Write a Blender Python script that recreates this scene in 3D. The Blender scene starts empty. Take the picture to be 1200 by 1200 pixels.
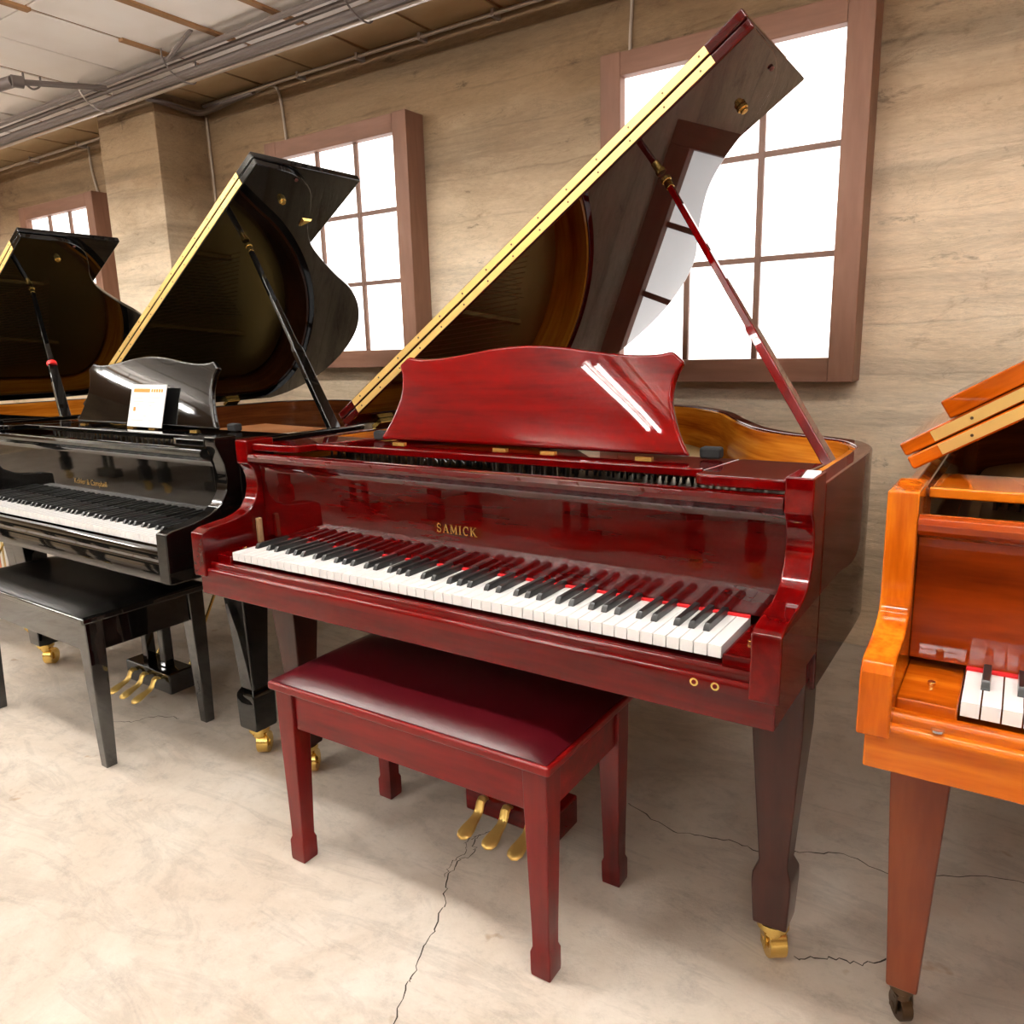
import bpy, bmesh, math, random
from mathutils import Vector, Matrix
random.seed(7)
R = math.radians
scene = bpy.context.scene
col = scene.collection

# ---------------------------------------------------------------- camera
CAM = Vector((0.9778, -1.1313, 1.1898))
YAW, PIT, ROLL, FPX = 0.5914, 0.2107, -0.0274, 900.69
fw = Vector((-math.sin(YAW)*math.cos(PIT), math.cos(YAW)*math.cos(PIT), -math.sin(PIT)))
rt = Vector((math.cos(YAW), math.sin(YAW), 0)); up = rt.cross(fw)
rt2 = rt*math.cos(ROLL)+up*math.sin(ROLL); up2 = up*math.cos(ROLL)-rt*math.sin(ROLL)
cd = bpy.data.cameras.new('camera'); cam = bpy.data.objects.new('camera', cd); col.objects.link(cam)
cd.sensor_width = 36; cd.lens = 36*FPX/1200; cd.clip_start = .02
cam.matrix_world = Matrix(((rt2.x, up2.x, -fw.x, CAM.x), (rt2.y, up2.y, -fw.y, CAM.y), (rt2.z, up2.z, -fw.z, CAM.z), (0, 0, 0, 1)))
scene.camera = cam

# ---------------------------------------------------------------- world, exposure, light levels
w = bpy.data.worlds.new('world'); scene.world = w; w.use_nodes = True
w.node_tree.nodes['Background'].inputs[0].default_value = (.9, .85, .8, 1)
w.node_tree.nodes['Background'].inputs[1].default_value = .05
vs = scene.view_settings
vs.view_transform = 'Standard'; vs.look = 'None'; vs.gamma = 1; vs.use_curve_mapping = False
vs.exposure = 1.08
TUBE_STRENGTH = 36.0
PANE_STRENGTH = 1.05
# one row of tubes over the keyboards, the others turned a quarter behind it: (x, y, turned)
LAMPS = [(x, -.53, 0) for x in (-6.72, -5.22, -3.72, -2.22, -.72, .78, 2.28)]+[(x, -2.42, 1) for x in (-6.9, -4.05, -1.2, 1.65)]+[(x, -4.1, 0) for x in (-5.4, -2.4, .6)]
LIGHT_Z = 2.47

# ---------------------------------------------------------------- helpers
def link(o, parent=None):
    col.objects.link(o)
    if parent is not None: o.parent = parent
    return o
def tag(o, label=None, cat=None, group=None, kind=None):
    if label: o['label'] = label
    if cat: o['category'] = cat
    if group: o['group'] = group
    if kind: o['kind'] = kind
    return o
def thing(name, label, cat, loc=(0, 0, 0), rz=0, group=None):
    o = bpy.data.objects.new(name, None); o.empty_display_size = .1
    o.location = loc; o.rotation_euler = (0, 0, rz); link(o)
    return tag(o, label, cat, group)
def finish(name, bm, mat, parent=None, bevel=0, seg=2, smooth=True, recalc=True):
    if recalc: bmesh.ops.recalc_face_normals(bm, faces=bm.faces)
    me = bpy.data.meshes.new(name); bm.to_mesh(me); bm.free()
    if mat: me.materials.append(mat)
    if smooth:
        for p in me.polygons: p.use_smooth = True
        me.set_sharp_from_angle(angle=R(32))
    o = link(bpy.data.objects.new(name, me), parent)
    if bevel:
        m = o.modifiers.new('bevel', 'BEVEL'); m.width = bevel; m.segments = seg; m.limit_method = 'ANGLE'; m.angle_limit = R(38); m.harden_normals = True
        m.use_clamp_overlap = True
    return o
def mesh_obj(name, me, parent): return link(bpy.data.objects.new(name, me), parent)
def B(bm, x0, x1, y0, y1, z0, z1):
    v = [bm.verts.new((x, y, z)) for x in (x0, x1) for y in (y0, y1) for z in (z0, z1)]
    for f in ((0, 1, 3, 2), (4, 6, 7, 5), (0, 4, 5, 1), (2, 3, 7, 6), (0, 2, 6, 4), (1, 5, 7, 3)):
        bm.faces.new([v[i] for i in f])
def box(name, x0, x1, y0, y1, z0, z1, mat, parent=None, bevel=0, seg=2):
    bm = bmesh.new(); B(bm, x0, x1, y0, y1, z0, z1); return finish(name, bm, mat, parent, bevel, seg)
def prism(bm, pts, a, b, axis):
    """closed polygon pts (2d) extruded from a to b along axis 'x','y','z'"""
    def P(p, t):
        return {'x': (t, p[0], p[1]), 'y': (p[0], t, p[1]), 'z': (p[0], p[1], t)}[axis]
    A = [bm.verts.new(P(p, a)) for p in pts]; C = [bm.verts.new(P(p, b)) for p in pts]
    n = len(pts)
    bm.faces.new(A); bm.faces.new(C[::-1])
    for i in range(n): bm.faces.new((A[i], A[(i+1) % n], C[(i+1) % n], C[i]))
def ring_loft(bm, rings, cap=True):
    L = [[bm.verts.new(p) for p in r] for r in rings]; n = len(L[0])
    for a, b in zip(L, L[1:]):
        for i in range(n): bm.faces.new((a[i], a[(i+1) % n], b[(i+1) % n], b[i]))
    if cap: bm.faces.new(L[0][::-1]); bm.faces.new(L[-1])
def tube(bm, path, r, n=8, cap=True):
    path = [Vector(p) for p in path]; rs = r if isinstance(r, (list, tuple)) else [r]*len(path)
    rings = []; prev = None
    for i, p in enumerate(path):
        d = (path[min(i+1, len(path)-1)]-path[max(i-1, 0)]).normalized()
        ref = prev if prev is not None else (Vector((0, 0, 1)) if abs(d.z) < .9 else Vector((1, 0, 0)))
        u = (ref-d*ref.dot(d)).normalized(); v = d.cross(u); prev = u
        rings.append([p+rs[i]*(math.cos(2*math.pi*k/n)*u+math.sin(2*math.pi*k/n)*v) for k in range(n)])
    ring_loft(bm, rings, cap)
def cyl(bm, c, axis, r, h, n=16):
    a = Vector(axis).normalized(); c = Vector(c); tube(bm, [c-a*h/2, c+a*h/2], r, n)
def crom(pts, sub=5, closed=False):
    out = []; n = len(pts)
    for i in range(n-1):
        p0 = Vector(pts[max(i-1, 0)]); p1 = Vector(pts[i]); p2 = Vector(pts[i+1]); p3 = Vector(pts[min(i+2, n-1)])
        for k in range(sub):
            t = k/sub
            out.append(.5*((2*p1)+(p2-p0)*t+(2*p0-5*p1+4*p2-p3)*t*t+(3*p1-p0-3*p2+p3)*t**3))
    out.append(Vector(pts[-1])); return out
def offset(path, d):
    out = []
    for i, p in enumerate(path):
        t = (path[min(i+1, len(path)-1)]-path[max(i-1, 0)]).normalized()
        out.append(p+Vector((-t.y, t.x))*d)
    return out

# ---------------------------------------------------------------- materials
def newmat(name):
    m = bpy.data.materials.new(name); m.use_nodes = True
    return m, m.node_tree.nodes, m.node_tree.links, m.node_tree.nodes['Principled BSDF']
def simple(name, colr, rough=.5, metal=0, coat=0, spec=.5, emit=0):
    m, N, L, b = newmat(name)
    b.inputs['Base Color'].default_value = (*colr, 1); b.inputs['Roughness'].default_value = rough
    b.inputs['Metallic'].default_value = metal; b.inputs['Coat Weight'].default_value = coat
    b.inputs['Coat Roughness'].default_value = .03; b.inputs['Specular IOR Level'].default_value = spec
    if emit:
        b.inputs['Emission Color'].default_value = (*colr, 1); b.inputs['Emission Strength'].default_value = emit
    return m
def ramp(N, stops):
    r = N.new('ShaderNodeValToRGB'); e = r.color_ramp.elements
    while len(e) < len(stops): e.new(.5)
    for el, (p, c) in zip(e, stops): el.position = p; el.color = (*c, 1) if len(c) == 3 else c
    return r
def wood(name, dark, mid, light, axis='x', scale=1.0, coat=1.0, rough=.3, coat_rough=.015, ior=1.38):
    """polished wood: noise stretched along the grain"""
    m, N, L, b = newmat(name)
    tc = N.new('ShaderNodeTexCoord'); mp = N.new('ShaderNodeMapping'); L.new(tc.outputs['Object'], mp.inputs[0])
    s = {'x': (1.2, 9, 9), 'y': (9, 1.2, 9), 'z': (9, 9, 1.2), 'h': (.9, .9, 16)}[axis]
    mp.inputs['Scale'].default_value = [v*scale for v in s]
    n1 = N.new('ShaderNodeTexNoise'); n1.inputs['Scale'].default_value = 1.0; n1.inputs['Detail'].default_value = 5; n1.inputs['Distortion'].default_value = 1.2
    L.new(mp.outputs[0], n1.inputs['Vector'])
    mp2 = N.new('ShaderNodeMapping'); L.new(tc.outputs['Object'], mp2.inputs[0]); mp2.inputs['Scale'].default_value = [v*scale*9 for v in s]
    n2 = N.new('ShaderNodeTexNoise'); n2.inputs['Scale'].default_value = 1.0; n2.inputs['Detail'].default_value = 3; L.new(mp2.outputs[0], n2.inputs['Vector'])
    mx = N.new('ShaderNodeMath'); mx.operation = 'MULTIPLY_ADD'; L.new(n2.outputs[0], mx.inputs[0]); mx.inputs[1].default_value = .35; L.new(n1.outputs[0], mx.inputs[2])
    rp = ramp(N, [(.42, dark), (.66, mid), (.92, light)]); L.new(mx.outputs[0], rp.inputs[0])
    L.new(rp.outputs[0], b.inputs['Base Color'])
    b.inputs['Roughness'].default_value = rough; b.inputs['Coat Weight'].default_value = coat; b.inputs['Coat Roughness'].default_value = coat_rough
    b.inputs['Coat IOR'].default_value = ior
    b.inputs['Specular IOR Level'].default_value = 0.0 if coat > .6 else .2
    return m
RED = [(.04, .0002, .0003), (.095, .0003, .0005), (.16, .0008, .0008)]
RED_X = wood('mahogany_x', *RED, 'x', ior=1.45); RED_Y = wood('mahogany_y', *RED, 'y', ior=1.45); RED_Z = wood('mahogany_z', *RED, 'z', ior=1.45)
RED_H = wood('mahogany_rim', (.03, .0006, .0005), (.06, .001, .0008), (.09, .002, .0015), 'h', ior=1.5)
RED_DESK = wood('mahogany_desk_lit', (.05, .0002, .0003), (.13, .0003, .0005), (.21, .0008, .0008), 'x', ior=1.38)  # brighter copy: light on the upward-tilted desk put into the colour
RED_FALL = wood('mahogany_fallboard_shaded', (.026, .0002, .0002), (.058, .0003, .0003), (.095, .0006, .0006), 'x', ior=1.56)  # darker copy: weaker light on the upright face put into the colour
RED_LID = wood('mahogany_lid_shaded', (.018, .0008, .0008), (.036, .0014, .0014), (.06, .0026, .002), 'x', ior=1.47)  # underside shade of the raised lid painted into this darker mahogany
LEG_DK = wood('mahogany_leg_shaded_z', (.022, .004, .002), (.038, .007, .0035), (.055, .011, .0055), 'z', coat=.5, coat_rough=.1)  # shade below the keybed painted into the leg brown
RED_SAT_X = wood('mahogany_satin_x', (.07, .0015, .0018), (.16, .0024, .0026), (.24, .004, .004), 'x', coat=.5, coat_rough=.12)
RED_SAT_Z = wood('mahogany_satin_z', (.06, .0018, .0018), (.12, .003, .003), (.17, .005, .0045), 'z', coat=.5, coat_rough=.12)
ORG = [(.20, .030, .001), (.46, .088, .003), (.70, .20, .010)]
ORG_X = wood('walnut_x', *ORG, 'x'); ORG_Y = wood('walnut_y', *ORG, 'y'); ORG_Z = wood('walnut_z', *ORG, 'z', 1.3)
ORG_H = wood('walnut_rim', (.20, .030, .001), (.30, .05, .003), (.36, .07, .005), 'h', .5)
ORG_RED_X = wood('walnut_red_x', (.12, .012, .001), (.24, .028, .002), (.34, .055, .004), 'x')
ORG_LEG = wood('walnut_leg_z', (.12, .02, .006), (.17, .032, .008), (.22, .05, .012), 'z', coat=.5, coat_rough=.12)
BLACK = simple('polished_ebony', (.003, .0028, .0026), .25, coat=1, spec=.0); BLACK.node_tree.nodes['Principled BSDF'].inputs['Coat IOR'].default_value = 1.58
BLACK_HI = simple('polished_ebony_front', (.004, .0036, .0032), .25, coat=1, spec=.0); BLACK_HI.node_tree.nodes['Principled BSDF'].inputs['Coat IOR'].default_value = 2.0
BLACK_SAT = simple('satin_ebony', (.006, .0055, .005), .3, coat=.35, spec=.4)
INNER = wood('inner_rim_wood', (.30, .06, .004), (.58, .17, .010), (.80, .32, .03), 'h', 1.2, coat=.8, coat_rough=.06)
INNER_DK = wood('inner_rim_dark', (.06, .016, .006), (.11, .028, .008), (.18, .05, .012), 'h', 1.2, coat=.8, coat_rough=.06)
SPRUCE = wood('soundboard_spruce', (.20, .085, .02), (.26, .12, .03), (.32, .16, .045), 'y', 1.5, coat=.4, coat_rough=.15)
BRASS = simple('brass', (.82, .58, .18), .24, metal=1)
BRASS_LEAF = simple('brass_hinge_leaf', (.82, .56, .19), .42, metal=.85)
PEDAL = simple('pedal_brass', (.80, .55, .16), .34, metal=.7)
GOLD_PLATE = simple('gold_plate', (.30, .19, .045), .4, metal=.7)
STEEL = simple('steel', (.6, .6, .6), .25, metal=1)
PIN = simple('blued_steel_pin', (.16, .16, .17), .3, metal=1)
COPPER = simple('copper_string', (.6, .3, .14), .3, metal=1)
DARKMETAL = simple('dark_bronze', (.12, .08, .05), .35, metal=1)
IVORY = simple('white_key', (.88, .87, .86), .18, coat=.4)
EBKEY = simple('black_key', (.012, .012, .012), .35, coat=.15)
FELT_RED = simple('red_felt', (.6, .008, .012), .9)
FELT_BLACK = simple('black_felt', (.01, .01, .01), .9)
LEATHER, _N, _L, _b = newmat('burgundy_leather')
_b.inputs['Base Color'].default_value = (.055, .0015, .004, 1); _b.inputs['Roughness'].default_value = .30; _b.inputs['Specular IOR Level'].default_value = .6
_t = _N.new('ShaderNodeTexCoord'); _n = _N.new('ShaderNodeTexVoronoi'); _n.inputs['Scale'].default_value = 420; _L.new(_t.outputs['Object'], _n.inputs['Vector'])
_bp = _N.new('ShaderNodeBump'); _bp.inputs['Strength'].default_value = .12; _bp.inputs['Distance'].default_value = .001; _L.new(_n.outputs[0], _bp.inputs['Height']); _L.new(_bp.outputs[0], _b.inputs['Normal'])
BLACKLEATHER = simple('black_leather', (.005, .0045, .004), .3, spec=.12)
PAPER = simple('paper_white', (.85, .85, .83), .6)
ORANGE_INK = simple('orange_ink', (.85, .25, .03), .6)
GREY_INK = simple('grey_ink', (.55, .55, .55), .7)
TUBE = simple('tube_glow', (1, .97, .925), .5, emit=TUBE_STRENGTH)
HOUSING = simple('white_enamel', (.8, .8, .78), .4)
PANE = simple('lit_pane', (1, .985, .97), .4, emit=PANE_STRENGTH)
FRAMEWOOD = wood('window_frame_wood', (.17, .082, .050), (.215, .105, .066), (.26, .135, .088), 'z', .8, coat=.15, coat_rough=.4, rough=.5)
FRAMEWOOD_X = wood('window_frame_wood_x', (.17, .082, .050), (.215, .105, .066), (.26, .135, .088), 'x', .8, coat=.15, coat_rough=.4, rough=.5)
MUNTIN = simple('window_bar_wood', (.16, .075, .045), .5)
PIPE = simple('grey_pipe', (.17, .135, .12), .5, metal=.2)
CONDUIT = simple('galvanised_conduit', (.55, .5, .47), .35, metal=.7)
CABLE = simple('grey_cable', (.42, .34, .27), .6)
STRIPWOOD = simple('ceiling_batten_wood', (.30, .15, .06), .7)
RUBBER = simple('rubber_bumper', (.12, .03, .02), .6)
CRACK = simple('crack_dark', (.045, .034, .025), 1)

def concrete_wall(name, floor=False):
    m, N, L, b = newmat(name)
    tc = N.new('ShaderNodeTexCoord')
    def noise(scale, detail=6, rough=.6, dist=0, mapscale=(1, 1, 1)):
        mp = N.new('ShaderNodeMapping'); mp.inputs['Scale'].default_value = mapscale; L.new(tc.outputs['Object'], mp.inputs[0])
        n = N.new('ShaderNodeTexNoise'); n.inputs['Scale'].default_value = scale; n.inputs['Detail'].default_value = detail; n.inputs['Roughness'].default_value = rough; n.inputs['Distortion'].default_value = dist
        L.new(mp.outputs[0], n.inputs['Vector']); return n.outputs[0]
    def mix(a, bb, f, mode='MIX'):
        x = N.new('ShaderNodeMix'); x.data_type = 'RGBA'; x.blend_type = mode
        for s, v in ((x.inputs[6], a), (x.inputs[7], bb)):
            if isinstance(v, tuple): s.default_value = (*v, 1)
            else: L.new(v, s)
        if isinstance(f, (int, float)): x.inputs[0].default_value = f
        else: L.new(f, x.inputs[0])
        return x.outputs[2]
    def rmp(src, *stops):
        r = ramp(N, list(stops)); L.new(src, r.inputs[0]); return r.outputs[0]
    g = lambda v: (v, v, v)
    if floor:
        big = rmp(noise(.8, 5, .6), (.3, (.55, .485, .405)), (.55, (.635, .575, .50)), (.75, (.69, .64, .575)))
        mid = rmp(noise(3.2, 7, .68, .6), (.36, g(0)), (.62, g(1)))
        c = mix(big, (.50, .41, .32), 0); c = mix((.53, .455, .375), big, mid)
        fine = rmp(noise(14, 9, .8), (.32, g(.72)), (.48, g(1)), (.7, g(1.07)))
        c = mix(c, fine, .8, 'MULTIPLY')
        streak = rmp(noise(2.2, 6, .7, 1.5, (1, 3.2, 1)), (.50, g(1)), (.58, g(.82)), (.66, g(1)))
        c = mix(c, streak, .8, 'MULTIPLY')
        spot = rmp(noise(9, 3, .6), (.68, g(1)), (.74, (.66, .52, .38)))
        c = mix(c, spot, .7, 'MULTIPLY')
        L.new(c, b.inputs['Base Color']); b.inputs['Roughness'].default_value = .5; b.inputs['Specular IOR Level'].default_value = .35
        h = noise(20, 8, .7); st = .12
    else:
        big = rmp(noise(1.1, 6, .62, .5, (.55, 1, 1.6)), (.28, (.48, .35, .225)), (.5, (.74, .60, .43)), (.72, (.88, .76, .59)))
        band = rmp(noise(1.6, 6, .65, .35, (.22, .22, 3.0)), (.36, g(.62)), (.5, g(1.0)), (.66, g(1.10)))
        c = mix(big, band, .85, 'MULTIPLY')
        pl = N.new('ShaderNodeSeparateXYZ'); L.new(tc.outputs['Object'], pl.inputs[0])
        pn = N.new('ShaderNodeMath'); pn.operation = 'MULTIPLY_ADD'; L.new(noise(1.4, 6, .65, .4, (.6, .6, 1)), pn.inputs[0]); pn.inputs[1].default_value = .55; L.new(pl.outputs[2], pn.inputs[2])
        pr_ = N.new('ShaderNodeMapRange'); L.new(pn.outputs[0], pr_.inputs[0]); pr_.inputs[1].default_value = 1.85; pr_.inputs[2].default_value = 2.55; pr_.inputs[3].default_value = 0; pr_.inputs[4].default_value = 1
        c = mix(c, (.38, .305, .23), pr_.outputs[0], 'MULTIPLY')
        stain = rmp(noise(2.3, 8, .72, .9, (.75, 1, 1.7)), (.30, (.50, .43, .36)), (.42, g(1)), (.60, g(1)), (.74, (1.12, 1.12, 1.14)))
        c = mix(c, stain, .9, 'MULTIPLY')
        scr = rmp(noise(3.1, 9, .78, 1.6, (.5, 1, 2.6)), (.485, g(1)), (.5, g(.72)), (.515, g(1)))
        c = mix(c, scr, .75, 'MULTIPLY')
        # board marks: thin dark irregular horizontal lines
        sx = N.new('ShaderNodeSeparateXYZ'); L.new(tc.outputs['Object'], sx.inputs[0])
        wob = noise(1.3, 5, .6, 0, (.8, .8, 1))
        a = N.new('ShaderNodeMath'); a.operation = 'MULTIPLY_ADD'; L.new(wob, a.inputs[0]); a.inputs[1].default_value = .10; L.new(sx.outputs[2], a.inputs[2])
        d = N.new('ShaderNodeMath'); d.operation = 'MULTIPLY'; L.new(a.outputs[0], d.inputs[0]); d.inputs[1].default_value = 1/.185
        fr = N.new('ShaderNodeMath'); fr.operation = 'FRACT'; L.new(d.outputs[0], fr.inputs[0])
        line = rmp(fr.outputs[0], (0, g(.70)), (.035, g(1)), (.96, g(1)), (1, g(.80)))
        gate = rmp(noise(1.7, 4, .6, 0, (1, 1, 2.4)), (.42, g(0)), (.58, g(1)))
        c = mix(c, mix((1, 1, 1), line, gate), .8, 'MULTIPLY')
        pit = rmp(noise(7, 5, .7, .6, (.7, 1, 1.5)), (.30, g(.42)), (.38, g(1)))
        c = mix(c, pit, .8, 'MULTIPLY')
        fine = rmp(noise(38, 6, .7, 0, (.6, 1, 1.6)), (.3, g(.86)), (.7, g(1.08)))
        c = mix(c, fine, .8, 'MULTIPLY')
        L.new(c, b.inputs['Base Color']); b.inputs['Roughness'].default_value = .75; b.inputs['Specular IOR Level'].default_value = .3
        h1 = noise(5, 8, .7, .4, (.5, 1, 2)); ad = N.new('ShaderNodeMath'); ad.operation = 'MULTIPLY_ADD'; L.new(line, ad.inputs[0]); ad.inputs[1].default_value = .35; L.new(h1, ad.inputs[2])
        h = ad.outputs[0]; st = .6
    bp = N.new('ShaderNodeBump'); bp.inputs['Strength'].default_value = st; bp.inputs['Distance'].default_value = .02
    L.new(h, bp.inputs['Height']); L.new(bp.outputs[0], b.inputs['Normal'])
    return m
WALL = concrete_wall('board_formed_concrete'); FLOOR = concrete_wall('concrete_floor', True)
PANEL, _N, _L, _b = newmat('ceiling_board')
_t = _N.new('ShaderNodeTexCoord'); _n = _N.new('ShaderNodeTexNoise'); _n.inputs['Scale'].default_value = 2.2; _n.inputs['Detail'].default_value = 6; _L.new(_t.outputs['Object'], _n.inputs['Vector'])
_r = ramp(_N, [(.3, (.82, .75, .68)), (.55, (.90, .84, .79)), (.75, (.93, .89, .85))]); _L.new(_n.outputs[0], _r.inputs[0]); _L.new(_r.outputs[0], _b.inputs['Base Color']); _b.inputs['Roughness'].default_value = .7
PANEL_TAN, _N, _L, _b = newmat('ceiling_board_shaded')  # shade and warm bounce behind the pipes, painted as tan boards
_t = _N.new('ShaderNodeTexCoord'); _n = _N.new('ShaderNodeTexNoise'); _n.inputs['Scale'].default_value = 2.5; _n.inputs['Detail'].default_value = 6; _L.new(_t.outputs['Object'], _n.inputs['Vector'])
_r = ramp(_N, [(.3, (.42, .29, .15)), (.7, (.52, .38, .22))]); _L.new(_n.outputs[0], _r.inputs[0]); _L.new(_r.outputs[0], _b.inputs['Base Color']); _b.inputs['Roughness'].default_value = .7

# ---------------------------------------------------------------- the room
X0, X1, Y0, Y1, ZC = -9.0, 4.6, -6.0, 2.0, 2.645
floor = tag(box('floor', X0, X1, Y0, Y1+.1, -.1, 0, FLOOR), 'cream stained concrete floor with fine cracks', kind='structure')
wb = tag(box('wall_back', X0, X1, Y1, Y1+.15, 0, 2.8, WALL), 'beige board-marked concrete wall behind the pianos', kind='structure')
tag(box('wall_left', X0-.15, X0, Y0, Y1, 0, 2.8, WALL), kind='structure')
tag(box('wall_right', X1, X1+.15, Y0, Y1, 0, 2.8, WALL), kind='structure')
tag(box('wall_front', X0, X1, Y0-.15, Y0, 0, 2.8, WALL), kind='structure')
tag(box('wall_pillar', -3.815, -3.24, 1.67, Y1, 0, ZC, WALL, None, .006), 'square concrete pillar standing out from the back wall', kind='structure')
ceil = tag(box('ceiling', X0, X1, Y0, Y1, ZC+.007, ZC+.15, STRIPWOOD), 'ceiling of pale boards with brown joints', kind='structure')
pb = bmesh.new(); B(pb, -.189, .189, -.5, .5, 0, .008)
pm = finish('ceiling_panel', pb, PANEL, ceil, .002, 1); tmpl = pm.data
tan = tmpl.copy(); tan.materials.clear(); tan.materials.append(PANEL_TAN)
yed = [2.0, 1.60, .76, -.14, -1.04, -1.94, -2.84, -3.74, -4.64, -6.0]
first = True
for i in range(26):
    xc = -7.1+.2+.4*i
    for j in range(9):
        ya, yb = yed[j+1], yed[j]
        o = pm if first else mesh_obj('ceiling_panel', tan if j == 0 else tmpl, ceil)
        if not first:
            mm = o.modifiers.new('bevel', 'BEVEL'); mm.width = .002; mm.segments = 1
        elif j == 0: o.data = tan
        first = False
        L_ = yb-ya-(.006 if j else .02)
        o.location = (xc+random.uniform(-.003, .003), (ya+yb)/2, ZC+random.uniform(-.003, .001)); o.scale = (1, L_, 1)
        o.rotation_euler = (random.uniform(-.003, .003), random.uniform(-.004, .004), 0)
for x, y0, y1 in ((-2.3, .90, 1.5), (-1.905, .95, 1.56), (-2.7, 1.18, 1.44), (-2.7, .2, .78)):
    box('batten', x-.012, x+.022, y0, y1, ZC-.012, ZC+.007, STRIPWOOD, ceil)
# cracks in the floor (flat dark marks)
def crack(name, pts, wd):
    bm = bmesh.new(); prev = None
    P = crom(pts, 7)
    for k, p in enumerate(P):
        p = p+Vector((random.uniform(-.006, .006), random.uniform(-.006, .006)))
        ww = wd*random.uniform(.5, 1.2)
        t = (P[min(k+1, len(P)-1)]-P[max(k-1, 0)]).normalized(); n = Vector((-t.y, t.x))
        a = bm.verts.new((p.x+n.x*ww, p.y+n.y*ww, .0006)); c = bm.verts.new((p.x-n.x*ww, p.y-n.y*ww, .0006))
        if prev: bm.faces.new((prev[0], a, c, prev[1]))
        prev = (a, c)
    finish(name, bm, CRACK, floor, recalc=False)
crack('crack', [(.16, -.36), (.10, -.23), (.085, -.19), (.05, -.1), (.018, -.01), (-.03, .06), (-.045, .13), (-.03, .17), (-.06, .21), (-.04, .27)], .0014)
crack('crack', [(-.03, .06), (-.055, .10), (-.055, .16), (-.075, .20), (-.06, .235)], .0009)
crack('crack', [(.20, .55), (.34, .50), (.46, .53), (.56, .53), (.62, .57), (.72, .62), (.83, .60), (1.0, .70), (1.2, .74)], .0016)
crack('crack', [(.70, .24), (.75, .27), (.81, .29), (.86, .33)], .0018)
crack('crack', [(-1.5, .08), (-1.42, .12), (-1.38, .19), (-1.30, .22)], .0015)

# windows: lit panes in deep wooden frames
def window(name, x0, x1, z0, z1, label):
    t = thing(name, label, None); tag(t, kind='structure')
    t.location = ((x0+x1)/2, Y1, z0); hw = (x1-x0)/2; H = z1-z0; s = .088; d = -.13
    for a in (-hw, hw-s): box('frame_stile', a, a+s, d, 0, 0, H, FRAMEWOOD, t, .004)
    for a in (0, H-s): box('frame_rail', -hw+s, hw-s, d, 0, a, a+s-.004 if a else s, FRAMEWOOD_X, t, .003)
    gw = 2*hw-2*s; gh = H-2*s; yb = -.085
    for i in (1, 2):
        xx = -hw+s+gw*i/3; box('muntin', xx-.011, xx+.011, yb-.018, yb, s, H-s, MUNTIN, t, .002, 1)
        zz = s+gh*i/3; box('muntin', -hw+s, hw-s, yb-.015, yb, zz-.010, zz+.010, MUNTIN, t, .002, 1)
    for i in range(3):
        for j in range(3):
            box('pane', -hw+s+gw*i/3, -hw+s+gw*(i+1)/3, yb, yb+.004, s+gh*j/3, s+gh*(j+1)/3, PANE, t)
    box('backing', -hw+s*.5, hw-s*.5, -.01, 0, s*.5, H-s*.5, MUNTIN, t)
    return t
window('window_1', -.56, .448, 1.035, 2.308, 'brown framed lit window of nine white panes behind the red piano')
window('window_2', -2.588, -1.580, 1.108, 2.298, 'brown framed lit window behind the black piano beside the pillar')
window('window_3', -5.345, -4.337, 1.09, 2.285, 'brown framed lit window on the far side of the pillar')

# ---------------------------------------------------------------- fluorescent lamps (above and behind the camera)
def fluorescent(x, y, far):
    lb = 'white twin-tube fluorescent light hung crosswise above the facing row' if far else ('white twin-tube fluorescent light hung lengthwise above the open keyboards' if y > -1 else 'white twin-tube fluorescent light hung lengthwise behind the facing row')
    t = thing('fluorescent_light', lb, 'ceiling light', (x, y, LIGHT_Z), R(90)*far, 'fluorescent lights under the ceiling')
    box('housing', -.62, .62, -.042, .042, .035, .085, HOUSING, t, .005)
    for sx in (-.3, .3):
        bm = bmesh.new(); cyl(bm, (sx, 0, (.085+ZC-LIGHT_Z)/2), (0, 0, 1), .006, ZC-LIGHT_Z-.085, 6); finish('hanger', bm, STEEL, t)
    for sy in (-.045, .045):
        bm = bmesh.new(); tube(bm, [(-.585, sy, .012), (.585, sy, .012)], .014, 10); finish('tube', bm, TUBE, t)
        for sx in (-.6, .6): box('socket', sx-.015, sx+.015, sy-.016, sy+.016, -.006, .036, HOUSING, t)
for x, y, q in LAMPS: fluorescent(x, y, q)

# ---------------------------------------------------------------- grand piano
def plan(h, k):
    P = [(h, .2004), (h, .4), (h, .6), (.703*h/.713, .70), (.66, .79), (.585, .85), (.49, .905), (.405, .985), (.335, 1.09), (.25, 1.24), (.155, 1.42), (.03, 1.57), (-.12, 1.68), (-.29, 1.735), (-.46, 1.73), (-.595, 1.67), (-.685, 1.55), (-h, 1.38), (-h, .9), (-h, .2004)]
    return crom([(x, y if y < .6 else .6+(y-.6)*k) for x, y in P], 5)
ARM_SCROLL = [(-.042, .657), (-.040, .765), (-.02, .774), (.02, .779), (.06, .783), (.088, .790), (.11, .802), (.128, .826), (.136, .855), (.135, .88), (.128, .902), (.114, .918), (.114, .977), (.20, .977), (.20, .657)]
ARM_SWEEP = [(-.043, .612), (-.040, .745), (-.02, .752), (.02, .757), (.06, .764), (.096, .775), (.13, .795), (.150, .825), (.157, .86), (.152, .90), (.140, .93), (.13, .955), (.13, .977), (.20, .977), (.20, .612)]
ARM_STRAIGHT = [(-.056, .667), (-.055, .757), (-.045, .770), (-.02, .776), (.02, .780), (.055, .787), (.08, .80), (.089, .822), (.087, .85), (.083, .978), (.20, .978), (.20, .667)]
_key_cache = {}
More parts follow.
